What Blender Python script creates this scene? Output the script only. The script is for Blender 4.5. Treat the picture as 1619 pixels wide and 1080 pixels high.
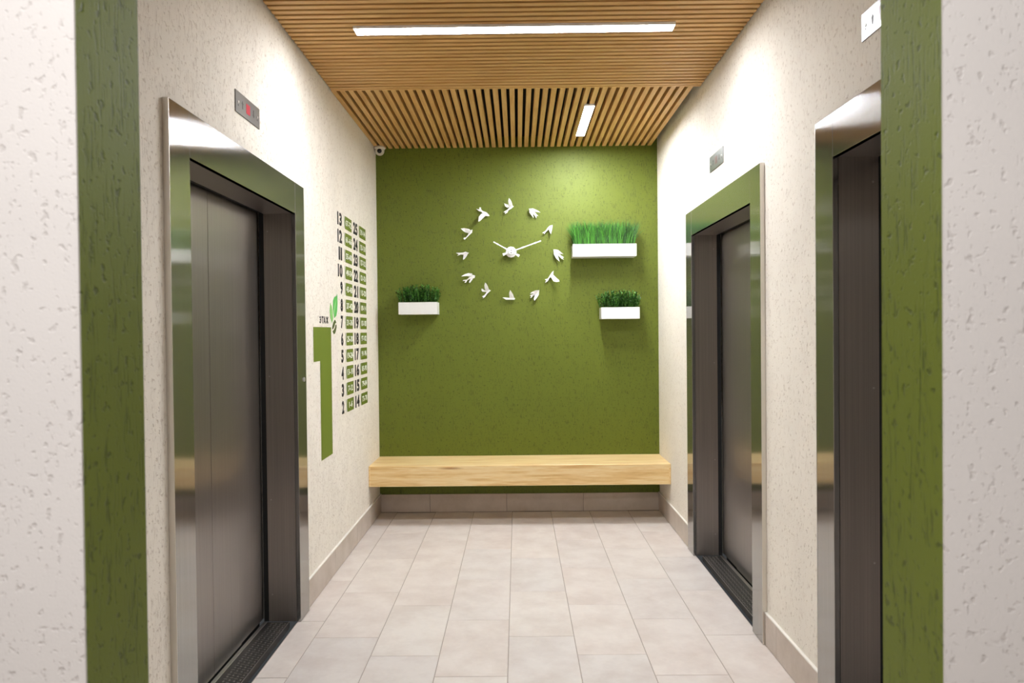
import bpy, bmesh, math, random
from mathutils import Vector, Matrix
random.seed(7)
for o in list(bpy.data.objects): bpy.data.objects.remove(o)
S = bpy.context.scene
C = S.collection

# ------------------------------------------------------------ camera
YAW, PITCH, ROLL, FPX, EYE = -.0075, -.013, -.0103, 1186., 1.413
def cam_axes():
    cy, sy, cp, sp = math.cos(YAW), math.sin(YAW), math.cos(PITCH), math.sin(PITCH)
    f = Vector((sy*cp, cy*cp, sp)); r = Vector((cy, -sy, 0)); u = r.cross(f)
    cr, sr = math.cos(ROLL), math.sin(ROLL)
    return cr*r + sr*u, -sr*r + cr*u, f
R_, U_, F_ = cam_axes()
cd = bpy.data.cameras.new('camera'); cam = bpy.data.objects.new('camera', cd); C.objects.link(cam)
cam.matrix_world = Matrix(((R_.x, U_.x, -F_.x, 0), (R_.y, U_.y, -F_.y, 0), (R_.z, U_.z, -F_.z, EYE), (0, 0, 0, 1)))
cd.sensor_width = 36; cd.lens = FPX/1619*36; cd.clip_start = .05
cd.dof.use_dof = True; cd.dof.focus_distance = 5.2; cd.dof.aperture_fstop = 6.3
S.camera = cam

# ------------------------------------------------------------ world, view
w = bpy.data.worlds.new('world'); S.world = w; w.use_nodes = True
w.node_tree.nodes['Background'].inputs[0].default_value = (.9, .95, 1, 1)
w.node_tree.nodes['Background'].inputs[1].default_value = .05
S.view_settings.view_transform = 'Standard'; S.view_settings.look = 'None'
S.view_settings.gamma = 1; S.view_settings.use_curve_mapping = False
S.view_settings.exposure = 0.03
LAMP_LONG, LAMP_SHORT, HALL_W = 98., 340., 66.
def area(name, loc, rot, sx, sy, power, col=(1, .985, .97)):
    l = bpy.data.lights.new(name, 'AREA'); l.shape = 'RECTANGLE'; l.size = sx; l.size_y = sy
    l.energy = power; l.color = col
    o = bpy.data.objects.new(name, l); o.location = loc; o.rotation_euler = rot; C.objects.link(o); return o
area('hall_ceiling_light', (-.32, -.05, 2.80), (0, 0, 0), 1.2, .12, HALL_W)

# ------------------------------------------------------------ dimensions
XL, XR, ZC, YB = -1.096, 1.104, 2.855, 5.885
JL, JR, JF, JB = -.604, .583, 1.03, 1.20       # green doorway jambs
HD = 2.38                                       # head of the doorway

# ------------------------------------------------------------ helpers
def tag(o, label=None, cat=None, group=None, kind=None):
    if label: o['label'] = label
    if cat: o['category'] = cat
    if group: o['group'] = group
    if kind: o['kind'] = kind
    return o
def empty(name, loc=(0, 0, 0)):
    o = bpy.data.objects.new(name, None); o.location = loc; o.empty_display_size = .05
    C.objects.link(o); return o
def link(name, me, m=None, parent=None, loc=None, smooth=False):
    if m is not None and not me.materials: me.materials.append(m)
    o = bpy.data.objects.new(name, me); C.objects.link(o)
    if parent is not None: o.parent = parent
    if loc is not None: o.location = loc
    if smooth:
        for p in me.polygons: p.use_smooth = True
    return o
def done(bm, name):
    bmesh.ops.recalc_face_normals(bm, faces=bm.faces)
    me = bpy.data.meshes.new(name); bm.to_mesh(me); bm.free(); return me
def add_box(bm, x0, x1, y0, y1, z0, z1):
    v = [bm.verts.new((x, y, z)) for z in (z0, z1) for y in (y0, y1) for x in (x0, x1)]
    for f in ((0, 2, 3, 1), (4, 5, 7, 6), (0, 1, 5, 4), (2, 6, 7, 3), (0, 4, 6, 2), (1, 3, 7, 5)):
        bm.faces.new([v[i] for i in f])
def bevel(bm, w, seg=1):
    if w: bmesh.ops.bevel(bm, geom=list(bm.edges), offset=w, segments=seg, affect='EDGES', profile=.5)
def box(name, x0, x1, y0, y1, z0, z1, m, parent=None, bev=0, local=None):
    """box given in world metres; its parent sits at 'local' (parent's location)"""
    c = Vector(((x0+x1)/2, (y0+y1)/2, (z0+z1)/2)); bm = bmesh.new()
    add_box(bm, x0-c.x, x1-c.x, y0-c.y, y1-c.y, z0-c.z, z1-c.z); bevel(bm, bev)
    me = done(bm, name); o = link(name, me, m, parent)
    base = Vector(parent.location) if parent is not None and parent.type == 'EMPTY' and parent.parent is None else Vector((0, 0, 0))
    if parent is not None:
        q = parent; base = Vector((0, 0, 0))
        while q is not None: base += Vector(q.location); q = q.parent
    o.location = c - base
    return o
def base_of(p):
    b = Vector((0, 0, 0))
    while p is not None: b += Vector(p.location); p = p.parent
    return b
def boxes(name, L, m, parent=None, bev=0):
    b = base_of(parent) if parent is not None else Vector((0, 0, 0)); bm = bmesh.new()
    for a in L: add_box(bm, a[0]-b.x, a[1]-b.x, a[2]-b.y, a[3]-b.y, a[4]-b.z, a[5]-b.z)
    bevel(bm, bev)
    return link(name, done(bm, name), m, parent)
def poly_mesh(name, polys, thick, mapf, m, parent=None):
    """prisms of 2D outlines; mapf(u, v, t) -> world point, t in 0..thick"""
    b = base_of(parent) if parent is not None else Vector((0, 0, 0)); bm = bmesh.new()
    for P in polys:
        A = [bm.verts.new(Vector(mapf(u, v, 0)) - b) for u, v in P]
        B = [bm.verts.new(Vector(mapf(u, v, thick)) - b) for u, v in P]
        bm.faces.new(A); bm.faces.new(B[::-1]); n = len(P)
        for i in range(n): bm.faces.new((A[i], A[(i+1) % n], B[(i+1) % n], B[i]))
    bm.normal_update()
    bmesh.ops.triangulate(bm, faces=[f for f in bm.faces if len(f.verts) > 4], ngon_method='EAR_CLIP')
    return link(name, done(bm, name), m, parent)
def lathe(name, prof, m, parent, center, axis=(0, 0, 1), seg=32, smooth=True):
    """prof: list of (r, h) along axis"""
    q = Vector((0, 0, 1)).rotation_difference(Vector(axis).normalized()); bm = bmesh.new(); rings = []
    for r, h in prof:
        if r < 1e-6: rings.append([bm.verts.new(q @ Vector((0, 0, h)))])
        else: rings.append([bm.verts.new(q @ Vector((r*math.cos(2*math.pi*i/seg), r*math.sin(2*math.pi*i/seg), h))) for i in range(seg)])
    for a, c in zip(rings, rings[1:]):
        for i in range(seg):
            j = (i+1) % seg
            if len(a) == 1 and len(c) > 1: bm.faces.new((a[0], c[i], c[j]))
            elif len(c) == 1 and len(a) > 1: bm.faces.new((a[i], a[j], c[0]))
            elif len(a) > 1: bm.faces.new((a[i], a[j], c[j], c[i]))
    o = link(name, done(bm, name), m, parent)
    o.location = Vector(center) - (base_of(parent) if parent is not None else Vector((0, 0, 0)))
    if smooth:
        for p in o.data.polygons: p.use_smooth = True
        try: o.data.set_sharp_from_angle(angle=math.radians(35))
        except Exception: pass
    return o

# ------------------------------------------------------------ materials
def srgb(r, g, b):
    f = lambda c: ((c/255+.055)/1.055)**2.4 if c > 10 else c/255/12.92
    return (f(r), f(g), f(b), 1)
def mat(name):
    m = bpy.data.materials.new(name); m.use_nodes = True; nt = m.node_tree
    return m, nt, nt.nodes['Principled BSDF']
def N(nt, t, **k):
    n = nt.nodes.new(t)
    for a, v in k.items(): setattr(n, a, v)
    return n
def mapping(nt, scale, coord='Object', rnd=False):
    tc = N(nt, 'ShaderNodeTexCoord'); mp = N(nt, 'ShaderNodeMapping'); mp.inputs['Scale'].default_value = scale
    nt.links.new(tc.outputs[coord], mp.inputs['Vector'])
    if rnd:
        oi = N(nt, 'ShaderNodeObjectInfo'); ml = N(nt, 'ShaderNodeMath', operation='MULTIPLY'); ml.inputs[1].default_value = 37.
        cb = N(nt, 'ShaderNodeCombineXYZ')
        nt.links.new(oi.outputs['Random'], ml.inputs[0])
        for i in range(3): nt.links.new(ml.outputs[0], cb.inputs[i])
        nt.links.new(cb.outputs[0], mp.inputs['Location'])
    return mp.outputs[0]
def noise(nt, vec, scale, detail=2., rough=.5):
    n = N(nt, 'ShaderNodeTexNoise'); n.inputs['Scale'].default_value = scale; n.inputs['Detail'].default_value = detail
    n.inputs['Roughness'].default_value = rough; nt.links.new(vec, n.inputs['Vector']); return n.outputs['Fac']
def ramp(nt, fac, stops):
    r = N(nt, 'ShaderNodeValToRGB'); e = r.color_ramp.elements
    e[0].position, e[0].color = stops[0]; e[1].position, e[1].color = stops[-1]
    for p, c in stops[1:-1]:
        q = e.new(p); q.color = c
    nt.links.new(fac, r.inputs['Fac']); return r.outputs['Color']
def mixc(nt, fac, a, b, mode='MIX'):
    n = N(nt, 'ShaderNodeMix', data_type='RGBA', blend_type=mode)
    for s, v in ((0, fac), (6, a), (7, b)):
        if isinstance(v, (float, int, tuple)): n.inputs[s].default_value = v
        else: nt.links.new(v, n.inputs[s])
    return n.outputs[2]
G = lambda v: (v, v, v, 1)

def plaster(name, col, dark, rough=.85, str_=.8, spec=.3, gs=230, vz=.11, mixk=.6, lo=.57, dist=.0014):
    """trowelled 'bark beetle' plaster: pitted ground with short vertical grooves"""
    m, nt, b = mat(name)
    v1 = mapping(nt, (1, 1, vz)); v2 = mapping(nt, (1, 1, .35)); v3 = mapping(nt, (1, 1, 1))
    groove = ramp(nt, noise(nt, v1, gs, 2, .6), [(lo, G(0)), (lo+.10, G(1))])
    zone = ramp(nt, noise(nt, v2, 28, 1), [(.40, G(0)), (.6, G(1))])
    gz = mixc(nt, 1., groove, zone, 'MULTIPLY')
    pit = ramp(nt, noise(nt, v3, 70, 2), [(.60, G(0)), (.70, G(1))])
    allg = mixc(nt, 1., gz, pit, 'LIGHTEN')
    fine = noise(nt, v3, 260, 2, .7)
    c = mixc(nt, mixc(nt, 1., allg, G(mixk), 'MULTIPLY'), col, dark)  # darker groove colour paints in the shade of raking light
    big = ramp(nt, noise(nt, v3, 3.0, 2), [(.3, G(.95)), (.7, G(1.0))])
    c = mixc(nt, 1., c, big, 'MULTIPLY')
    nt.links.new(c, b.inputs['Base Color'])
    h = N(nt, 'ShaderNodeMath', operation='MULTIPLY_ADD'); nt.links.new(allg, h.inputs[0]); h.inputs[1].default_value = -1.
    fm = N(nt, 'ShaderNodeMath', operation='MULTIPLY'); nt.links.new(fine, fm.inputs[0]); fm.inputs[1].default_value = .35
    nt.links.new(fm.outputs[0], h.inputs[2])
    bp = N(nt, 'ShaderNodeBump'); bp.inputs['Strength'].default_value = str_; bp.inputs['Distance'].default_value = dist
    nt.links.new(h.outputs[0], bp.inputs['Height']); nt.links.new(bp.outputs[0], b.inputs['Normal'])
    b.inputs['Roughness'].default_value = rough; b.inputs['Specular IOR Level'].default_value = spec
    return m
M = {}
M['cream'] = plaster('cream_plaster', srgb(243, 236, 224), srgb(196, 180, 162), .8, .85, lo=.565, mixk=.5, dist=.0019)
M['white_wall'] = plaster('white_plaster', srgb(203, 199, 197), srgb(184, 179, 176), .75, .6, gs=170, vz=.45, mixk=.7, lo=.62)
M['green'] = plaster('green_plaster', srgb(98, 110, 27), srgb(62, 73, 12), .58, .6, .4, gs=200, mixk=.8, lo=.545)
def metal(name, col, rough, aniso=1., met=1., grain=1., strk=True):
    m, nt, b = mat(name)
    b.inputs['Base Color'].default_value = col; b.inputs['Metallic'].default_value = met
    b.inputs['Roughness'].default_value = rough
    if aniso:
        b.inputs['Anisotropic'].default_value = aniso
        b.inputs['Anisotropic Rotation'].default_value = .25
        t = N(nt, 'ShaderNodeCombineXYZ'); t.inputs[2].default_value = 1.; nt.links.new(t.outputs[0], b.inputs['Tangent'])   # brushing runs vertically
    if strk:
        v = mapping(nt, (1, 1, .004)); n = noise(nt, v, 320, 2, .6)
        nt.links.new(mixc(nt, 1., col, ramp(nt, n, [(.25, G(1-.22*grain)), (.75, G(1.))]), 'MULTIPLY'), b.inputs['Base Color'])
    return m
M['steel'] = metal('brushed_steel_frame', (.40, .39, .38, 1), .12, met=.90)
M['steel_door'] = metal('brushed_steel_door', (.39, .365, .345, 1), .30, 1., met=.92)
M['steel_reveal'] = metal('brushed_steel_reveal', (.48, .44, .41, 1), .30, .9)
M['steel_plate'] = metal('satin_steel_plate', (.22, .218, .215, 1), .32, 0, strk=False)
M['steel_soffit'] = metal('steel_soffit', (.40, .37, .35, 1), .4, 0, strk=False)
M['alu'] = metal('aluminium_track', (.62, .60, .58, 1), .35, 0, strk=False)
M['edge'] = metal('steel_folded_edge', (.72, .69, .64, 1), .38, 0, strk=False)
def plain(name, col, rough=.6, metallic=0., spec=.5, bump=0, bscale=200):
    m, nt, b = mat(name); b.inputs['Base Color'].default_value = col; b.inputs['Roughness'].default_value = rough
    b.inputs['Metallic'].default_value = metallic; b.inputs['Specular IOR Level'].default_value = spec
    v = mapping(nt, (1, 1, 1)); n = noise(nt, v, bscale, 2)
    nt.links.new(mixc(nt, 1., col, ramp(nt, n, [(.3, G(.93)), (.7, G(1.))]), 'MULTIPLY'), b.inputs['Base Color'])
    if bump:
        bp = N(nt, 'ShaderNodeBump'); bp.inputs['Strength'].default_value = bump; bp.inputs['Distance'].default_value = .001
        nt.links.new(n, bp.inputs['Height']); nt.links.new(bp.outputs[0], b.inputs['Normal'])
    return m
M['dark'] = plain('matt_dark_void', (.008, .007, .006, 1), .9)
M['slot'] = plain('gap_shade_black', (.006, .006, .006, 1), .8)  # shade of the lift door gaps, painted as solid black
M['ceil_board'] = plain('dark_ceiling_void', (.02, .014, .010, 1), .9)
M['white'] = plain('white_lacquer', srgb(242, 242, 240), .35)
M['bead'] = plain('white_bead', srgb(240, 236, 228), .4)
M['black'] = plain('black_paint', (.012, .011, .014, 1), .6)
M['print_green'] = plain('green_print', srgb(110, 128, 36), .55, bscale=120)
M['print_pale'] = plain('pale_green_print', srgb(170, 180, 150), .55)
M['print_white'] = plain('white_print', srgb(238, 240, 228), .55)
M['leaf_mid'] = plain('leaf_green_print', srgb(96, 190, 92), .5)
M['leaf_light'] = plain('light_leaf_print', srgb(142, 204, 108), .5)
M['leaf_pale'] = plain('pale_vein_print', srgb(176, 236, 160), .5)
M['olive'] = plain('olive_seed_print', srgb(86, 100, 46), .55)
M['grout'] = plain('grout', srgb(168, 156, 146), .85)
M['tile_grout_dark'] = plain('baseboard_grout', srgb(110, 98, 88), .85)
M['sill'] = plain('dark_tread_steel', (.11, .105, .10, 1), .42, .85)
M['stud'] = plain('worn_stud_steel', (.42, .40, .38, 1), .35, .9)
M['lens'] = plain('black_lens_glass', (.004, .004, .005, 1), .08)
M['cam_body'] = plain('camera_shell', srgb(222, 216, 200), .4)
M['soil'] = plain('dark_planter_base', (.006, .012, .005, 1), .9)
m_, nt, b = mat('red_display'); b.inputs['Base Color'].default_value = (.25, .01, .02, 1); b.inputs['Roughness'].default_value = .3
b.inputs['Emission Color'].default_value = (.75, .02, .06, 1); b.inputs['Emission Strength'].default_value = .45; M['red'] = m_
M['off_display'] = plain('dim_red_display', srgb(122, 84, 84), .3)
M['glyph'] = plain('engraved_mark', srgb(80, 74, 74), .5)
def emit(name, col, s):
    m, nt, b = mat(name); b.inputs['Base Color'].default_value = (.9, .9, .9, 1)
    b.inputs['Emission Color'].default_value = col; b.inputs['Emission Strength'].default_value = s; return m
M['lamp_long'] = emit('long_lamp_diffuser', (.93, .955, 1., 1), LAMP_LONG)
M['lamp_short'] = emit('short_lamp_diffuser', (.93, .96, 1., 1), LAMP_SHORT)
# tiles
def tile_mat(name, c0, c1, rough):
    m, nt, b = mat(name)
    v = mapping(nt, (1, 1, 1), rnd=True); n = noise(nt, v, 5.5, 5, .62); n2 = noise(nt, v, 42, 3, .6)
    c = ramp(nt, n, [(.34, c0), (.62, c1)])
    c = mixc(nt, 1., c, ramp(nt, n2, [(.3, G(.965)), (.7, G(1.))]), 'MULTIPLY')
    oi = N(nt, 'ShaderNodeObjectInfo')
    c = mixc(nt, 1., c, ramp(nt, oi.outputs['Random'], [(0., (.93, .93, .935, 1)), (.5, (.985, .96, .945, 1)), (1., (1., .995, .98, 1))]), 'MULTIPLY')
    nt.links.new(c, b.inputs['Base Color']); b.inputs['Roughness'].default_value = rough
    bp = N(nt, 'ShaderNodeBump'); bp.inputs['Strength'].default_value = .12; bp.inputs['Distance'].default_value = .001
    nt.links.new(n2, bp.inputs['Height']); nt.links.new(bp.outputs[0], b.inputs['Normal']); return m
M['tile'] = tile_mat('beige_floor_tile', srgb(212, 202, 196), srgb(226, 219, 214), .42)
M['base_tile'] = tile_mat('taupe_baseboard_tile', srgb(192, 180, 168), srgb(206, 195, 185), .5)
# woods (grain along one axis of the object)
def wood(name, cs, axis, rough=.45, k=1., knot=False):
    m, nt, b = mat(name); s = [14., 14., 14.]; s[axis] = .9
    v = mapping(nt, tuple(s), rnd=True); n = noise(nt, v, 3.2*k, 5, .62)
    s2 = [60., 60., 60.]; s2[axis] = 1.6
    n2 = noise(nt, mapping(nt, tuple(s2), rnd=True), 6*k, 3, .6)
    c = ramp(nt, n, [(.30, cs[0]), (.46, cs[1]), (.56, cs[2]), (.74, cs[1])])
    c = mixc(nt, 1., c, ramp(nt, n2, [(.35, G(.93)), (.65, G(1.))]), 'MULTIPLY')
    if knot:
        g = N(nt, 'ShaderNodeTexGradient', gradient_type='SPHERICAL'); tc = N(nt, 'ShaderNodeTexCoord'); mp = N(nt, 'ShaderNodeMapping', vector_type='TEXTURE')
        mp.inputs['Location'].default_value = (-.50, 0, .056); mp.inputs['Scale'].default_value = (.11, .5, .012)
        nt.links.new(tc.outputs['Object'], mp.inputs[0]); nt.links.new(mp.outputs[0], g.inputs[0])
        c = mixc(nt, ramp(nt, g.outputs[0], [(.05, G(0)), (.8, G(.8))]), c, srgb(150, 96, 52))
    nt.links.new(c, b.inputs['Base Color']); b.inputs['Roughness'].default_value = rough
    oi = N(nt, 'ShaderNodeObjectInfo'); return m
OAK = (srgb(214, 170, 108), srgb(234, 200, 140), srgb(242, 216, 164))
M['oak'] = wood('light_oak', OAK, 0, .4)
M['oak_front'] = wood('light_oak_front', OAK, 0, .4, knot=True)
SL = (srgb(192, 144, 82), srgb(204, 158, 94), srgb(212, 170, 108))
M['slat_x'] = wood('slat_oak_cross', SL, 0, .5)
M['slat_y'] = wood('slat_oak_long', SL, 1, .5)

# ------------------------------------------------------------ shell
OP0, OP1, OPZ = -.04, 1.216, 2.04      # pocket limits relative to the opening's near edge
A0, B0, C0 = 2.477, 3.497, 1.408       # near edge of each lift opening (y)
OW = 1.176
def wall_side(name, sgn, x, opens, label):
    a, b_ = (x-.45, x) if sgn < 0 else (x, x+.45); L = []; y = JB-.02
    for o in opens:
        p0, p1 = o-.05, o+OW+.05
        if p0 > y: L.append((a, b_, y, p0, 0, ZC+.15))
        L.append((a, b_, p0, p1, 2.05, ZC+.15))
        back = (a, x-.28) if sgn < 0 else (x+.28, b_)
        L.append((*back, p0, p1, -.05, 2.05)); y = p1
    L.append((a, b_, y, YB+.15, 0, ZC+.15))
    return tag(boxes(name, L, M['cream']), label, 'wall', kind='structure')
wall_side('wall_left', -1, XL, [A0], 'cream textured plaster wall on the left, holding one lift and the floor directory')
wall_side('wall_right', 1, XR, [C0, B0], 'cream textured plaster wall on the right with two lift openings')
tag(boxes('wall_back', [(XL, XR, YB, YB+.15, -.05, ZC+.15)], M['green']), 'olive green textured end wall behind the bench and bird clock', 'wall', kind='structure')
# wall with the doorway that the photo looks through: white face to the hall, green lining inside the opening
def jamb(name, x0, x1, white, green, label):
    e = empty(name, (x0 if white[0] < 0 else x1, JF, 0)); tag(e, label, 'wall', kind='structure')
    return e
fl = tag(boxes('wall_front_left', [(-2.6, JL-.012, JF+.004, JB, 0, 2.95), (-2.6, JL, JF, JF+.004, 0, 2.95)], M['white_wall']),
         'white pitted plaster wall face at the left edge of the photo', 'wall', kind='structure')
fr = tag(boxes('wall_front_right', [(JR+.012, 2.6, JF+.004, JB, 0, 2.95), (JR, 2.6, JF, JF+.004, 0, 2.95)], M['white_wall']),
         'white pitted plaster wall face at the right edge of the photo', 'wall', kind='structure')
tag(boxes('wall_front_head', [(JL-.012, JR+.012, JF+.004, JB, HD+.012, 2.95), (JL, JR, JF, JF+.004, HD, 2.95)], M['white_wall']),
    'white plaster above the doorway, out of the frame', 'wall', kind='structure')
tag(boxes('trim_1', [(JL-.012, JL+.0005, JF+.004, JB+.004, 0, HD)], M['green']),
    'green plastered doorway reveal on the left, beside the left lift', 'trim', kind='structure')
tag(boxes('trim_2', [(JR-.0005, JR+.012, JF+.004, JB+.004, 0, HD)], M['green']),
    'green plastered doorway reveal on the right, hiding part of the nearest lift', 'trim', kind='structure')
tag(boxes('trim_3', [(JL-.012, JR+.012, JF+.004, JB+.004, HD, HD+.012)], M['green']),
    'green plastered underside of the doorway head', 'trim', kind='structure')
# hall behind the camera
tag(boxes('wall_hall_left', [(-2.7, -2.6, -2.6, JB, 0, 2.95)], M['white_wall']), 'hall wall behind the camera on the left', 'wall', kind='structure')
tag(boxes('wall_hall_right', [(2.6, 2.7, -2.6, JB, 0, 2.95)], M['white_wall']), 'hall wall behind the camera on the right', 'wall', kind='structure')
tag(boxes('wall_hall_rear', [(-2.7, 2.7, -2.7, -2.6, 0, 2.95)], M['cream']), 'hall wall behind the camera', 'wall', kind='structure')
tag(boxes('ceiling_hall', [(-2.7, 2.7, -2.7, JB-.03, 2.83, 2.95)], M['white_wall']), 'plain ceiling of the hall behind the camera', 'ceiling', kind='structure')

# ---- floor: grout bed + every tile
fe = tag(empty('floor'), 'beige rectangular porcelain tiles laid with a third offset', 'floor', kind='structure')
boxes('grout_bed', [(XL, XR, JF-.5, YB, -.06, -.0022), (-2.6, 2.6, -2.6, JF-.5, -.06, -.0022), (-2.6, XL, JF-.5, JF, -.06, -.0022), (XR, 2.6, JF-.5, JF, -.06, -.0022)], M['grout'], fe)
TW, TL, TJ = .302, .602, .0034
tmesh = {}
def tile(x0, x1, y0, y1):
    wx, wy = round(x1-x0-TJ, 4), round(y1-y0-TJ, 4)
    if wx < .012 or wy < .012: return
    k = (wx, wy)
    if k not in tmesh:
        bm = bmesh.new(); add_box(bm, -wx/2, wx/2, -wy/2, wy/2, -.008, 0)
        bmesh.ops.bevel(bm, geom=[e for e in bm.edges if all(v.co.z > -.001 for v in e.verts)], offset=.0012, segments=1, affect='EDGES')
        tmesh[k] = done(bm, 'tile')
    link('tile', tmesh[k], M['tile'], fe, ((x0+x1)/2, (y0+y1)/2, 0))
xs0 = -.0545
for k in range(-9, 10):
    ph = .45 - .2007*k
    for j in range(-9, 12):
        y0 = ph + j*TL; y1 = y0+TL; x0 = xs0 + k*TW; x1 = x0+TW
        if y1 < -1.2 or y0 > YB: continue
        if y0 < JF-.001 < y1 and not (XL < x0 and x1 < XR):
            segs = [(y0, JF)]
            if x1 > XL and x0 < XR: segs.append((JF, y1))
        else: segs = [(y0, y1)]
        for a, b_ in segs:
            if a >= JF-.002: tile(max(x0, XL+.002), min(x1, XR-.002), a, min(b_, YB-.006)) if min(x1, XR) > max(x0, XL) else None
            else: tile(max(x0, -2.6), min(x1, 2.6), max(a, -1.2), b_)

# ---- baseboards: tile pieces 60 cm long
def baseb(name, axis, face, s0, s1, phase, label, bead=True, out=1):
    """axis 'y': runs along y on a wall at x=face, thickness towards out; axis 'x': along x at y=face"""
    e = tag(empty(name), label, 'baseboard', kind='structure'); T, H_ = .011, .142
    n0 = math.floor((s0-phase)/.602); s = phase + n0*.602; L = []
    while s < s1:
        a, b_ = max(s, s0)+.0012, min(s+.602, s1)-.0012
        if b_-a > .01: L.append((a, b_))
        s += .602
    for a, b_ in L:
        if axis == 'y': box('tile', min(face, face+out*T), max(face, face+out*T), a, b_, .002, H_, M['base_tile'], e, .0012)
        else: box('tile', a, b_, face-T, face, .002, H_, M['base_tile'], e, .0012)
    if axis == 'y':
        boxes('grout', [(min(face, face+out*.008), max(face, face+out*.008), s0, s1, 0, H_-.001)], M['tile_grout_dark'], e)
        if bead: boxes('bead_strip', [(min(face, face+out*(T+.002)), max(face, face+out*(T+.002)), s0, s1, H_, H_+.007)], M['bead'], e, .0015)
    else: boxes('grout', [(s0, s1, face-.008, face, 0, H_-.001)], M['tile_grout_dark'], e)
baseb('baseboard_left', 'y', XL, 3.80, YB-.011, 5.60, 'taupe tile skirting with a white bead, between the left lift and the bench', out=1)
baseb('baseboard_left_near', 'y', XL, JB+.004, 2.33, .9, 'taupe tile skirting before the left lift', out=1)
baseb('baseboard_right', 'y', XR, 4.84, YB-.011, 5.55, 'taupe tile skirting with a white bead, under the right end of the bench', out=-1)
baseb('baseboard_right_near', 'y', XR, 2.735, 3.345, 2.6, 'taupe tile skirting with a white bead, between the two right lifts', out=-1)
baseb('baseboard_back', 'x', YB, XL, XR, -.701, 'shaded taupe tile skirting below the bench on the green wall', bead=False)

# ---- ceiling: board above, cross slats, long slats
ce = tag(empty('ceiling', (0, 3.5, ZC)), 'suspended ceiling of oak slats, crosswise in front and lengthwise by the green wall', 'ceiling', kind='structure')
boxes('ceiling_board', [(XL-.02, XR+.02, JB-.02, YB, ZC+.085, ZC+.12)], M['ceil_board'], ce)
bm = bmesh.new(); add_box(bm, -(XR-XL)/2+.007, (XR-XL)/2-.007, -.0156, .0156, 0, .052); bevel(bm, .0012); cross = done(bm, 'slat')
y = 3.304-.0254
gap_first = y
ys = [3.329+.05*i for i in range(-42, 23)]
for yy in ys:
    if yy > JB+.02: link('slat', cross, M['slat_x'], ce, ((XL+XR)/2, yy-3.5, 0))
LY0 = ys[-1]+.0175
bm = bmesh.new(); add_box(bm, -(XR-XL)/2+.007, (XR-XL)/2-.007, 0, .022, -.001, .052); end = done(bm, 'end_batten')
link('end_batten', end, M['slat_x'], ce, ((XL+XR)/2, LY0-3.5, 0))
bm = bmesh.new(); add_box(bm, -.0152, .0152, LY0+.022-3.5, YB-.002-3.5, 0, .052); bevel(bm, .0012); lng = done(bm, 'slat')
k = -22
while True:
    x = .0068+.02525+.0505*k
    if x > XR-.02: break
    if x > XL+.015: link('slat', lng, M['slat_y'], ce, (x, 0, 0))
    k += 1

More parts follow.
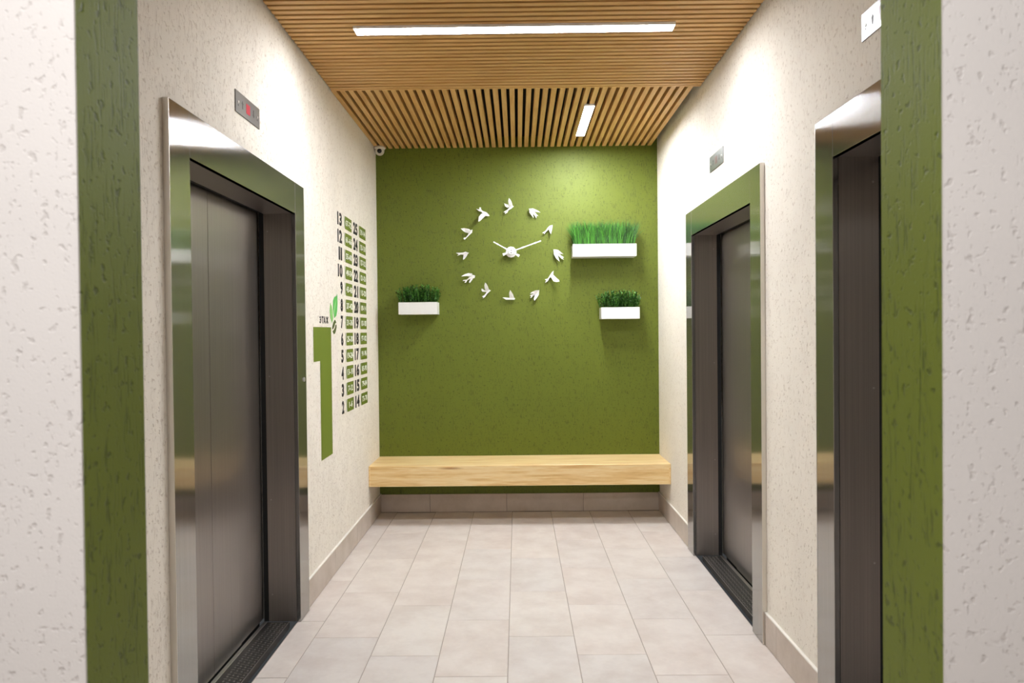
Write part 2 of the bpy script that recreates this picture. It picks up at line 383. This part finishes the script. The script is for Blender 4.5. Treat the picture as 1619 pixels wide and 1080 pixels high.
# ------------------------------------------------------------ lifts
def lift(name, sgn, y0, label, lock=False):
    """sgn -1: on the left wall. y0: near edge of the opening"""
    X = XL if sgn < 0 else XR
    d = empty(name, (X, y0+OW/2, 0)); tag(d, label, 'elevator door', kind='structure')
    def xb(n, a, b_, ya, yb, za, zb, m, bev=0, par=None):
        # a, b_: distance from the wall face; positive into the corridor
        p = [X - sgn*a, X - sgn*b_]
        return box(n, min(p), max(p), ya, yb, za, zb, m, par or d, bev)
    W_, T, Z0, Z1 = .147, .020, 2.0, 2.152; y1 = y0+OW
    for ya, yb in ((y0-W_, y0), (y1, y1+W_)):
        xb('frame_stile', 0.0005, T, ya, yb, .002, Z1, M['steel'], .0012)
    xb('frame_header', .0005, T-.0006, y0+.001, y1-.001, Z0, Z1, M['steel'], .0008)
    # folded returns at the outer edges
    for ya, yb in ((y0-W_-.0025, y0-W_-.0003), (y1+W_+.0003, y1+W_+.0025)):
        xb('edge_fold', 0.0005, T+.0005, ya, yb, .002, Z1, M['edge'])
    # linings
    dp = -.137
    for ya, yb, s in ((y0-.004, y0, 1), (y1, y1+.004, -1)):
        r = xb('side_reveal', dp, -.0005, ya, yb, .004, Z0, M['steel_reveal'])
        for z in (.137, .603, 1.207, 1.914):
            yy = yb if s > 0 else ya
            lathe('screw', [(0, 0), (.0035, 0), (.0035, .0012), (0, .0022)], M['alu'], r, (X - sgn*-.118, yy, z), (0, s, 0), 10)
        xb('shadow_gap', dp-.024, dp, ya+(.001 if s < 0 else -.02), yb+(.02 if s < 0 else -.001), .004, Z0+.03, M['slot'])  # black strip fills the gap where only shade lies
    xb('top_reveal', dp, -.0005, y0-.004, y1+.004, Z0, Z0+.004, M['steel_soffit'])
    xb('top_gap', dp-.024, dp, y0-.004, y1+.004, Z0+.004, Z0+.035, M['slot'])
    # four leaves; the middle pair stands a little proud
    q = OW/4+.012; c = y0+OW/2
    for i in range(4):
        ya = c + (i-2)*q; yb = ya+q
        t = dp-.030 if i in (1, 2) else dp-.034
        xb('door_leaf', t-.02, t, ya+.0018, yb-.0018, .010, Z0+.03, M['steel_door'], .0015)
    xb('shaft_backing', -.275, -.20, y0-.045, y1+.045, -.04, 2.045, M['dark'])
    # sill with raised pattern and an aluminium track
    s = xb('sill_plate', dp-.008, -.040, y0, y1, -.03, .0012, M['sill'])
    st = []; n = int(OW/.021)
    for i in range(n):
        for j in range(4):
            u = -.050-.022*j; v = y0+.012+i*.021+(.0105 if j % 2 else 0)
            if v > y1-.012: continue
            a = .0065 if (i+j) % 2 else .0032; b_ = .0032 if (i+j) % 2 else .0065
            p = [X-sgn*(u-a), X-sgn*(u+a)]
            st.append((min(p), max(p), v-b_, v+b_, .0010, .0030))
    sp = boxes('sill_studs', st, M['stud'], d); sp['kind'] = 'stuff'
    xb('sill_track', dp-.026, dp-.008, y0, y1, -.03, .004, M['alu'], .001)
    xb('sill_edge', -.040, -.036, y0, y1, -.03, .0016, M['alu'])
    if lock:
        lathe('key_lock', [(0, -.002), (.011, -.002), (.011, .004), (.008, .006), (.0035, .006), (.0035, .003), (0, .003)], M['alu'], d, (X-sgn*T, 3.762, 1.184), (-sgn, 0, 0), 20)
    return d
lift('door_1', -1, A0, 'brushed steel lift door and frame in the left wall', True)
lift('door_2', 1, B0, 'brushed steel lift door in the right wall, nearer the bench')
lift('door_3', 1, C0, 'brushed steel lift door in the right wall, half hidden behind the green reveal')

# ---- indicator plates
def text_mesh(s, bold=0.):
    cu = bpy.data.curves.new('t', 'FONT'); cu.body = s; cu.size = 1; cu.extrude = 0; cu.offset = bold; cu.resolution_u = 3
    o = bpy.data.objects.new('t', cu); C.objects.link(o)
    dg = bpy.context.evaluated_depsgraph_get(); me = bpy.data.meshes.new_from_object(o.evaluated_get(dg))
    bpy.data.objects.remove(o); bpy.data.curves.remove(cu); return me
def text(name, s, mapf, u0, u1, v0, v1, m, parent, bold=.02, thick=.0006):
    me = text_mesh(s, bold); xs = [v.co.x for v in me.vertices]; ysv = [v.co.y for v in me.vertices]
    ax, bx, ay, by = min(xs), max(xs), min(ysv), max(ysv)
    bm = bmesh.new(); bm.from_mesh(me); bpy.data.meshes.remove(me)
    bmesh.ops.remove_doubles(bm, verts=bm.verts, dist=1e-4)
    r = bmesh.ops.extrude_face_region(bm, geom=list(bm.faces)); top = set(e for e in r['geom'] if isinstance(e, bmesh.types.BMVert))
    b = base_of(parent)
    for v in bm.verts:
        u = u0+(v.co.x-ax)/(bx-ax)*(u1-u0); q = v0+(v.co.y-ay)/(by-ay)*(v1-v0)
        v.co = Vector(mapf(u, q, thick if v in top else 0)) - b
    return link(name, done(bm, name), m, parent)
def plate(sgn, yc, zc, lit, label):
    X = XL if sgn < 0 else XR
    e = tag(empty('indicator_plate', (X, yc, zc)), label, 'indicator panel', 'floor indicator plates above the lift doors')
    mp = (lambda u, v, t: (X+.004+t, yc+u, zc+v)) if sgn < 0 else (lambda u, v, t: (X-.004-t, yc-u, zc+v))
    pl = box('plate', min(X, X-sgn*.004), max(X, X-sgn*.004), yc-.136, yc+.136, zc-.0435, zc+.0435, M['steel_plate'], e, .001)
    if lit == 2: pass
    poly_mesh('display', [[(-.022, -.020), (.022, -.020), (.022, .020), (-.022, .020)]], .0006, mp, M['red'] if lit == 1 else M['off_display'], e)
    for s in (-1, 1):
        lathe('screw', [(0, 0), (.0055, 0), (.005, .002), (0, .003)], M['alu'], e, mp(s*.108, 0, 0), (-sgn, 0, 0), 14)
        lathe('screw_recess', [(0, 0), (.0035, 0), (.0035, .0006), (0, .0006)], M['glyph'], e, mp(s*.108, -.012, 0), (-sgn, 0, 0), 10)
    poly_mesh('arrow', [[(-.066, -.016), (-.058, -.016), (-.058, .004), (-.052, .004), (-.062, .016), (-.072, .004), (-.066, .004)]], .0005, mp, M['glyph'], e)
    poly_mesh('arrow', [[(.066, .016), (.058, .016), (.058, -.004), (.052, -.004), (.062, -.016), (.072, -.004), (.066, -.004)]], .0005, mp, M['glyph'], e)
plate(-1, 3.071, 2.331, 1, 'grey steel indicator plate with lit red display above the left lift')
plate(1, 4.141, 2.345, 0, 'small grey steel indicator plate on the right wall above the lift nearer the bench')
plate(1, 2.263, 2.362, 0, 'shiny indicator plate at top right, reflecting the lamp, above the nearest right lift')

# ------------------------------------------------------------ lamps
def lamp(name, x0, x1, y0, y1, m, label):
    cx, cy = (x0+x1)/2, (y0+y1)/2
    e = tag(empty(name, (cx, cy, ZC)), label, 'lamp'); lx = (x1-x0) > (y1-y0)
    zt, zb = ZC-.0005, ZC-.0135; T = .003
    boxes('housing', [(x0, x1, y0, y0+T, zb, zt), (x0, x1, y1-T, y1, zb, zt), (x0, x0+T, y0+T, y1-T, zb, zt), (x1-T, x1, y0+T, y1-T, zb, zt), (x0+T, x1-T, y0+T, y1-T, zt-.002, zt)], M['white'], e)
    box('diffuser', x0+T+.0005, x1-T-.0005, y0+T+.0005, y1-T-.0005, ZC-.0105, ZC-.004, m, e)
lamp('linear_ceiling_lamp', -.757, .755, 3.530, 3.612, M['lamp_long'], 'long bright white tube lamp running across the oak slat ceiling')
lamp('linear_ceiling_lamp', .441, .506, 4.785, 5.52, M['lamp_short'], 'short bright white lamp on the lengthwise slats near the green wall')

# ------------------------------------------------------------ bench
be = tag(empty('bench', (0, 5.66, .292)), 'light oak box bench fixed wall to wall below the green wall', 'bench')
bx0, bx1 = XL+.001, XR-.001
box('top_board', bx0, bx1, 5.452, YB-.001, .412, .442, M['oak'], be, .0015)
box('front_board', bx0, bx1, 5.445, 5.473, .292, .4405, M['oak_front'], be, .0015)
box('underside_board', bx0, bx1, 5.474, YB-.001, .294, .312, M['oak'], be, .001)
for a, b_ in ((bx0+.0005, bx0+.012), (bx1-.012, bx1-.0005)):
    box('end_strip', a, b_, 5.441, 5.4448, .293, .441, M['oak'], be, .001)

# ------------------------------------------------------------ lettering on the left wall (printed film)
wm = lambda u, v, t: (XL+.0008+t, u, v)
fd = tag(empty('floor_directory', (XL, 5.0, 1.54)), 'black floor numbers 2 to 25 beside green boxes of apartment numbers', 'sign')
P0, DP, HN = 2.163, .1065, .082
for col in range(2):
    for r in range(12):
        fl_n = (13-r) if col == 0 else (25-r); z1 = P0-DP*r; z0 = z1-HN
        ua, ub = ((4.590, 4.706) if col == 0 else (5.034, 5.165))
        if fl_n < 10: ua = ua+.058
        if str(fl_n) == '11': ua += .02
        if fl_n == 11:
            for a in (ua+.004, ua+.056): text('floor_number', '1', wm, a, a+.036, z0+.001, z1, M['black'], fd, .046)
        else: text('floor_number', str(fl_n), wm, ua, ub, z0+.001, z1, M['black'], fd, .046)
        ga, gb = ((4.792, 4.980) if col == 0 else (5.226, 5.438))
        bx = poly_mesh('range_box', [[(ga, z0), (gb, z0), (gb, z1), (ga, z1)]], .0006, wm, M['print_green'], fd)
        h = (z1-z0)
        arc = [(ga-.004-.026*math.cos(t*math.pi/12-math.pi/2)*1., (z0+z1)/2+h/2*math.sin(t*math.pi/12-math.pi/2)) for t in range(13)]
        inn = [(ga-.004-.010*math.cos(t*math.pi/12-math.pi/2), (z0+z1)/2+h/2*math.sin(t*math.pi/12-math.pi/2)*.98) for t in range(13)]
        poly_mesh('curved_edge', [[(a, b_) for a, b_ in [(2*ga-.036-p, q) for p, q in arc]] + [(a, b_) for a, b_ in reversed([(2*ga-.036-p, q) for p, q in inn])]], .0005, wm, M['print_pale'], fd)
        n0 = (fl_n-2)*6+1; s = '%d-%d' % (n0, n0+5)
        wd = min(.034*len(s), .175); cx = (ga+gb)/2+.004
        tm = lambda u, v, t: (XL+.0016+t, u, v)
        text('range_text', s, tm, cx-wd/2, cx+wd/2, z0+.021, z1-.021, M['print_white'], bx, .035, .0004)
fs = tag(empty('floor_number_sign', (XL, 4.2, .706)), 'large olive green figure 1 painted on the cream wall beside the left lift', 'sign')
poly_mesh('numeral', [[(4.015, 1.450), (4.015, 1.262), (4.148, 1.262), (4.148, .707), (4.397, .707), (4.397, 1.450)]], .0008, wm, M['print_green'], fs)
def stroke(a, b_, w_):
    """bar from a to b_, w_ wide, in letter units"""
    d = Vector((b_[0]-a[0], b_[1]-a[1])).normalized()*w_/2
    return [(a[0]-d.y, a[1]+d.x), (a[0]+d.y, a[1]-d.x), (b_[0]+d.y, b_[1]-d.x), (b_[0]-d.y, b_[1]+d.x)]
arc_o = [(.36+.5*math.cos(math.radians(t)), .5+.5*math.sin(math.radians(t))) for t in range(-140, 141, 20)]
arc_i = [(.36+.28*math.cos(math.radians(t)), .5+.28*math.sin(math.radians(t))) for t in range(140, -141, -20)]
LET = [[arc_o+arc_i, [(.22, .40), (.75, .40), (.75, .60), (.22, .60)]],
       [[(.02, .78), (.98, .78), (.98, 1.), (.02, 1.)], [(.38, 0), (.62, 0), (.62, .80), (.38, .80)]],
       [[(0, 0), (.25, 0), (.53, .74), (.53, 1.), (.38, 1.)], [(1.04, 0), (.79, 0), (.51, .74), (.51, 1.), (.66, 1.)], [(.25, .18), (.79, .18), (.72, .36), (.32, .36)]],
       [[(.56, 0), (.78, 0), (.78, 1.), (.56, 1.)], stroke((.10, 1.), (.62, .48), .22), stroke((.10, 0), (.62, .52), .22), stroke((1.24, 1.), (.72, .48), .22), stroke((1.24, 0), (.72, .52), .22)]]
for k, (P, x0_) in enumerate(zip(LET, (4.144, 4.190, 4.233, 4.283))):
    poly_mesh('letter', [[(x0_+u*.0415, 1.471+min(max(v, 0), 1)*.040) for u, v in q] for q in P], .0006, wm, M['black'], fs)
def leaf_outline(x, z, L, W_, ang, n=12, bend=0.):
    P = []
    for i in range(n+1):
        t = i/n; P.append((t*L, W_*math.sin(math.pi*t**.85)*.5))
    for i in range(n-1, 0, -1):
        t = i/n; P.append((t*L, -W_*math.sin(math.pi*t**.85)*.5))
    ca, sa = math.cos(ang), math.sin(ang)
    return [(x+(a*ca-(b_+bend*math.sin(math.pi*a/L))*sa), z+(a*sa+(b_+bend*math.sin(math.pi*a/L))*ca)) for a, b_ in P]
lg = tag(empty('leaf_emblem', (XL, 4.46, 1.41)), 'printed emblem of two light green leaves over an olive seed, above the figure 1', 'sign')
wm2 = lambda u, v, t: (XL+.0015+t, u, v)
l1 = poly_mesh('large_leaf', [[(4.478, 1.506), (4.452, 1.56), (4.455, 1.61), (4.49, 1.632), (4.535, 1.640), (4.562, 1.655), (4.566, 1.60), (4.556, 1.555), (4.53, 1.52)]], .0006, wm, M['leaf_mid'], lg)
poly_mesh('vein', [[(4.478, 1.506), (4.474, 1.548), (4.50, 1.590), (4.535, 1.622), (4.508, 1.585), (4.486, 1.545)]], .0003, wm2, M['leaf_pale'], l1)
l2 = poly_mesh('small_leaf', [[(4.425, 1.476), (4.385, 1.505), (4.372, 1.545), (4.388, 1.592), (4.42, 1.575), (4.445, 1.54), (4.448, 1.50)]], .0006, wm, M['leaf_light'], lg)
poly_mesh('vein', [[(4.425, 1.478), (4.412, 1.52), (4.398, 1.57), (4.420, 1.53)]], .0003, wm2, M['leaf_pale'], l2)
poly_mesh('seed_half', [[(4.488, 1.496), (4.455, 1.478), (4.430, 1.455), (4.425, 1.437), (4.455, 1.442), (4.485, 1.458), (4.50, 1.474), (4.525, 1.477), (4.515, 1.490)]], .0006, wm, M['olive'], lg)
poly_mesh('seed_half', [[(4.432, 1.428), (4.462, 1.433), (4.492, 1.448), (4.508, 1.466), (4.530, 1.468), (4.533, 1.452), (4.515, 1.428), (4.488, 1.411), (4.455, 1.412)]], .0006, wm, M['olive'], lg)

# ------------------------------------------------------------ clock on the green wall
FW = 1
def px(u, v, Y):
    """point on the plane y = Y whose direction from the room's eye point was measured as (u, v)"""
    d = F_ + R_*((u-809.5)/FPX) - U_*((v-540)/FPX); t = Y/d.y
    return Vector((d.x*t, Y, EYE+d.z*t))
CK = (-.0441, 2.0340)
ck = tag(empty('wall_clock', (CK[0], YB, CK[1])), 'white round clock hub with two thin hands at ten past ten', 'clock')
lathe('hub', [(0, 0), (.036, 0), (.036, .024), (.043, .026), (.043, .033), (.038, .037), (0, .038)], M['white'], ck, (CK[0], YB, CK[1]), (0, -1, 0), 12, smooth=False)
lathe('centre_cap', [(0, 0), (.023, 0), (.021, .004), (0, .005)], M['white'], ck, (CK[0], YB-.050, CK[1]), (0, -1, 0), 20)
for dz in (.010, -.007):
    lathe('pin', [(0, 0), (.004, 0), (.004, .003), (0, .003)], M['black'], ck, (CK[0]+.001, YB-.055, CK[1]+dz), (0, -1, 0), 8)
def hand(name, tip, tail, w0, yy):
    (x0, z0), (x1, z1) = tail, tip; d = Vector((x1-x0, z1-z0)).normalized(); n = Vector((-d.y, d.x)); L = math.hypot(x1-x0, z1-z0)
    P = [(0, .010), (.018, .009), (.030, .0045), (L*.45, .0042), (L*.52, .0062), (L*.60, .0042), (L*.80, .0042), (L*.84, .0060), (L*.90, .0040), (L*.985, .0052), (L, .003)]
    pts = [(x0+d.x*a+n.x*b_*w0, z0+d.y*a+n.y*b_*w0) for a, b_ in P]+[(x0+d.x*a-n.x*b_*w0, z0+d.y*a-n.y*b_*w0) for a, b_ in reversed(P)]
    poly_mesh(name, [pts], .0025, lambda u, v, t: (u, yy-t, v), M['white'], ck)
hand('hour_hand', (-.1805, 2.1143), (.0196, 2.0018), 1., YB-.039)
hand('minute_hand', (.190, 2.1175), (-.1080, 2.0130), 1., YB-.0435)
BIRDS = {
 'twelve': ([(812.5,326.5),(808.5,330),(804,332.5),(802,336.5),(798,338.2),(799.5,335.5),(796,335.8),(799,333.5),(802,332),(805,328.5),(805,325),(810.5,325)],
        [[(804.6,313),(807,315.5),(809,319.5),(810.8,325.5),(806,327),(804,322),(803.5,317.5)], [(797,321.3),(800,322.8),(805.5,324),(807,327.5),(802,328.3),(798.5,326)]]),
 'one': ([(836,330),(840,331),(846,336),(848.5,339),(851.2,341.7),(848.5,341),(847.8,345),(845.8,341.5),(842.5,338),(838,334.5)],
        [[(836,330),(843,329.6),(851,333.3),(854.5,336),(849,335.5),(843,334.5),(839,335)], [(836.5,330.5),(840,333),(842,338),(843.7,344.5),(840,340),(837,336)]]),
 'two': ([(873.5,355.8),(869,357),(865.5,360.5),(863,364.5),(857.5,368.5),(860,368.3),(860.3,370.5),(863,367),(867,363.5),(872,359)],
        [[(873.8,356),(873,363),(871,370.5),(869.2,367),(867.2,362),(868,358.5)]]),
 'three': ([(875,394.2),(879,395),(883,400),(887,404),(891.8,407),(889,408),(891.5,410.5),(887.5,409),(883,404.5),(878,400)],
        [[(875.2,394.2),(882,395),(886,398),(891,402),(885,401.5),(879,400)], [(875,394.5),(875.5,402),(879,408),(884.5,413.5),(882.5,406),(880,400)]]),
 'four': ([(875.2,428),(874.8,433),(872.5,438),(869,439),(866,444.5),(862,447),(863.5,443.5),(861.3,441.8),(866,440.5),(869.8,434.5),(872,431)],
        [[(871,438.5),(875,445),(880,446),(884.5,445.2),(884,443),(879,438.5),(874.5,434)]]),
 'five': ([(852.8,458.8),(851,463),(847,466.5),(843,467.5),(840.5,470.5),(838.3,471.4),(840,468.3),(837.5,467.3),(843,464.5),(846,460.5)],
        [[(852,458.8),(846,459.5),(841.5,461.3),(838,464.5),(843,464),(848,463.5)], [(852.6,459),(852,466),(849,471),(845,475.5),(843.8,472.5),(846,466.5),(848.5,462)]]),
 'six': ([(814.5,472),(813.5,474),(800,474),(797,472),(794.3,470.5),(798,470.3),(805,471),(812.5,470.2)],
        [[(806.7,458.5),(809,462),(811,465),(813.2,471.5),(805.5,471.5),(805,463)]]),
 'seven': ([(776.2,459.5),(772.5,462.5),(770,465),(767,469.5),(763.3,472),(764.3,470),(762,468.8),(765.5,467),(768.5,463.5),(769,459.5),(773,457.5)],
        [[(767,446.8),(769,448.5),(771.2,452.5),(773.3,458.5),(768,460),(766.3,456),(765.8,451)], [(761.3,456.5),(763,456.8),(766,459),(770.5,459.5),(769,461.8),(763,461.3),(761.2,459.5)]]),
 'eight': ([(751.2,436),(750.5,439.5),(747.5,440.5),(742,441.5),(738.8,443.5),(737,446.8),(734.3,447),(736.5,444),(731.3,444.3),(733,442.8),(738,442.2),(742.5,438),(745.5,434.5),(749,435)],
        [[(729.2,437),(735,433.5),(741,431.8),(746.5,432.5),(747,436),(743,438),(738,436.5)], [(748.5,439),(746.5,443),(743,447.3),(741.5,446.5),(743.5,441.5),(745.5,439.5)]]),
 'nine': ([(741.5,400),(739,401.8),(734,403),(728.5,402.5),(723,404.5),(725.5,402.2),(721,400),(726,399.8),(732,399.5),(736,398)],
        [[(733,402),(732.5,406),(732,411),(735,409),(738,405),(740,400.8),(736,399.5)]]),
 'ten': ([(747.2,363),(746.5,368),(743.5,370.5),(739,375),(735,379),(733,378.2),(733.5,376),(736.5,375.5),(740,371.5),(741,367),(744,364)],
        [[(728.3,361.5),(734,360.8),(742,362.3),(744.5,365),(741.5,369),(736,367.5),(732.5,365.5)]]),
 'eleven': ([(774.3,341.2),(772.5,342),(768,341.5),(763,337.5),(761,334.8),(757.5,334),(753,330.3),(757.5,331.5),(758,328),(760.3,328),(761,331.5),(763.5,333.8),(769,335.7),(771.5,338)],
        [[(761,338),(757,343),(756.3,350.5),(759,349.5),(763,345.5),(767.5,341.5),(766,337)]]),
}
BL = {'twelve': 'white swallow figure with raised wings at twelve on the bird clock',
 'one': 'white swallow figure flying left with swept wings at one, above the long hand',
 'two': 'white swallow figure at the tip of the long hand, at two',
 'three': 'white swallow figure at three, nearest the grass planter',
 'four': 'white swallow figure with a drooping wing at four, lower right of the clock',
 'five': 'white swallow figure with three splayed feathers at five, below right',
 'six': 'white swallow figure level with one upright wing at six, directly below the hub',
 'seven': 'white swallow figure with raised wing at seven, lower left of the clock',
 'eight': 'white swallow figure with a long swept wing at eight, left of the hub',
 'nine': 'white swallow figure with forked tail at nine, leftmost of the ring',
 'ten': 'white swallow figure with thin tail hanging down at ten, left of the short hand',
 'eleven': 'white swallow figure with wing pointing down at eleven, upper left'}
for nm, (body, wings) in BIRDS.items():
    Yb = YB-.020
    cu = sum(p[0] for p in body)/len(body); cv = sum(p[1] for p in body)/len(body); c = px(cu, cv, Yb)
    e = tag(empty('bird_marker', (c.x, YB, c.z)), BL[nm], 'wall decoration', 'white swallows marking the hours')
    def mk(base, slope, t_):
        # slope tilts the wing away from the wall as it leaves the body's middle
        def f(u, v, t):
            q = px(u, v, Yb); dd = (Vector((q.x, q.z))-Vector((c.x, c.z))).length
            q = px(u, v, YB-base-slope*dd); return (q.x, q.y-t, q.z)
        return f
    poly_mesh('body', [body], .005, mk(.012, .10, 0), M['white'], e)
    for i, wg in enumerate(wings):
        poly_mesh('wing', [wg], .0025, mk(.0155, .45 if i == 0 else .25, 0), M['white'], e)
    lathe('wall_pin', [(0, 0), (.003, 0), (.003, .013), (0, .013)], M['white'], e, (c.x, YB, c.z), (0, -1, 0), 8)

# ------------------------------------------------------------ planters
def blade_mat(name, lo, hi, z0, z1):
    m, nt, b = mat(name); tc = N(nt, 'ShaderNodeTexCoord'); sp = N(nt, 'ShaderNodeSeparateXYZ'); nt.links.new(tc.outputs['Object'], sp.inputs[0])
    ge = N(nt, 'ShaderNodeNewGeometry'); 
    c = mixc(nt, ge.outputs['Random Per Island'], lo, hi)
    nt.links.new(c, b.inputs['Base Color'])
    b.inputs['Roughness'].default_value = .45; b.inputs['Subsurface Weight'].default_value = 0
    return m
M['grass'] = blade_mat('plastic_grass', srgb(8, 40, 9), srgb(72, 138, 40), 0, .2)
M['box_leaf'] = blade_mat('plastic_boxwood', srgb(10, 44, 14), srgb(92, 156, 58), 0, .15)
def planter(x0, x1, z0, z1, kind, label):
    yf, yb = 5.735, YB-.0005; cx = (x0+x1)/2
    e = tag(empty('wall_planter', (cx, (yf+yb)/2, z0)), label, 'planter', 'white box planters on the green wall'); b = base_of(e)
    T = .006
    boxes('planter_box', [(x0, x1, yf, yf+T, z0, z1), (x0, x1, yb-T, yb, z0, z1), (x0, x0+T, yf+T, yb-T, z0, z1), (x1-T, x1, yf+T, yb-T, z0, z1), (x0+T, x1-T, yf+T, yb-T, z0, z0+T)], M['white'], e)
    box('foam_base', x0+T+.001, x1-T-.001, yf+T+.001, yb-T-.001, z0+T, z1-.012, M['soil'], e)
    V, Fc = [], []; rnd = random.Random(int(x0*1000)+5)
    if kind == 'grass':
        for i in range(1700):
            x = rnd.uniform(x0+.012, x1-.012); y = rnd.uniform(yf+.012, yb-.03); h = min(rnd.gauss(.155, .028), .215)
            edge = (x-cx)/((x1-x0)/2); le = edge*abs(edge)**2*.045+rnd.gauss(0, .021); ly = rnd.gauss(-.006, .012)
            w_ = rnd.uniform(.0014, .0024); a = rnd.uniform(-.7, .7); dx, dy = math.cos(a)*w_, math.sin(a)*w_
            n = len(V); zb = z1-.014; droop = rnd.choice((0, 0, .012, .02))*rnd.choice((-1, 1))
            for t, wf in ((0, 1.), (.45, 1.), (.8, .75), (1., .08)):
                X = x+le*t*t+droop*max(0, t-.6)*2; Y = min(y+ly*t*t, YB-.006); Z = zb+h*t-abs(droop)*.6*max(0, t-.6)*2
                V += [(X-dx*wf-b.x, Y-dy*wf-b.y, Z-b.z), (X+dx*wf-b.x, Y+dy*wf-b.y, Z-b.z)]
            for q in range(3): Fc.append((n+2*q, n+2*q+1, n+2*q+3, n+2*q+2))
        mt = M['grass']; nm = 'grass'
    else:
        for s in range(150):
            x = rnd.uniform(x0+.005, x1-.005); y = rnd.uniform(yf+.008, yb-.03)
            edge = (x-cx)/((x1-x0)/2); h = rnd.uniform(.09, .152)*(1-.22*abs(edge)**3); lx = edge*.02+rnd.gauss(0, .010); ly = -.012*rnd.random(); zb = z1-.016
            n = len(V)
            V += [(x-.0008-b.x, y-b.y, zb-b.z), (x+.0008-b.x, y-b.y, zb-b.z), (x+lx+.0006-b.x, y+ly-b.y, zb+h-b.z), (x+lx-.0006-b.x, y+ly-b.y, zb+h-b.z)]; Fc.append((n, n+1, n+2, n+3))
            for k in range(17):
                t = .18+.82*(k+rnd.random()*.5)/17; px_, py_, pz_ = x+lx*t, y+ly*t, zb+h*t
                a = rnd.uniform(0, 2*math.pi); el = rnd.uniform(.1, 1.1); L = rnd.uniform(.012, .020); W_ = L*.30
                d = Vector((math.cos(a)*math.cos(el), math.sin(a)*math.cos(el), math.sin(el))); sd = d.cross(Vector((0, 0, 1))).normalized(); up = sd.cross(d)
                p = Vector((px_, min(py_, YB-.02), pz_)); n = len(V)
                for f_, s_, u_ in ((0, 0, 0), (.35, 1, .1), (.7, .8, .1), (1, 0, 0), (.7, -.8, .1), (.35, -1, .1)):
                    q = p+d*L*f_+sd*W_*s_+up*(W_*u_*3)
                    V.append((q.x-b.x, min(q.y, YB-.004)-b.y, q.z-b.z))
                Fc += [(n, n+1, n+2, n+3), (n, n+3, n+4, n+5)]
        mt = M['box_leaf']; nm = 'foliage'
    me = bpy.data.meshes.new(nm); me.from_pydata(V, [], Fc); g = link(nm, me, mt, e); g['kind'] = 'stuff'
planter(.428, .914, 1.982, 2.076, 'grass', 'widest white box planter holding tall upright green grass, right of the clock')
planter(-.909, -.612, 1.554, 1.646, 'leaf', 'small white box planter of dark leafy sprigs, left of the clock')
planter(.642, .934, 1.504, 1.592, 'leaf', 'small white box planter of leafy sprigs on the right, under the grass planter')

# ------------------------------------------------------------ security camera
sc = (-1.052, 5.815)
se = tag(empty('security_camera', (*sc, ZC)), 'small white dome security camera in the upper left ceiling corner', 'camera')
lathe('mount', [(0, 0), (.041, 0), (.044, -.006), (.044, -.014), (.038, -.022), (0, -.022)], M['cam_body'], se, (*sc, ZC-.0005), seg=28)
cdv = Vector((.10, -1, -.18)).normalized(); cc = (sc[0], sc[1]-.002, ZC-.034)
lathe('ball', [(0, -.036), (.012, -.034), (.024, -.027), (.033, -.014), (.036, 0), (.034, .012), (.029, .021), (.026, .0245), (0, .0245)], M['cam_body'], se, cc, cdv, 28)
lathe('lens', [(0, 0), (.018, 0), (.0165, .003), (.010, .0055), (0, .007)], M['lens'], se, Vector(cc)+cdv*.0247, cdv, 24)
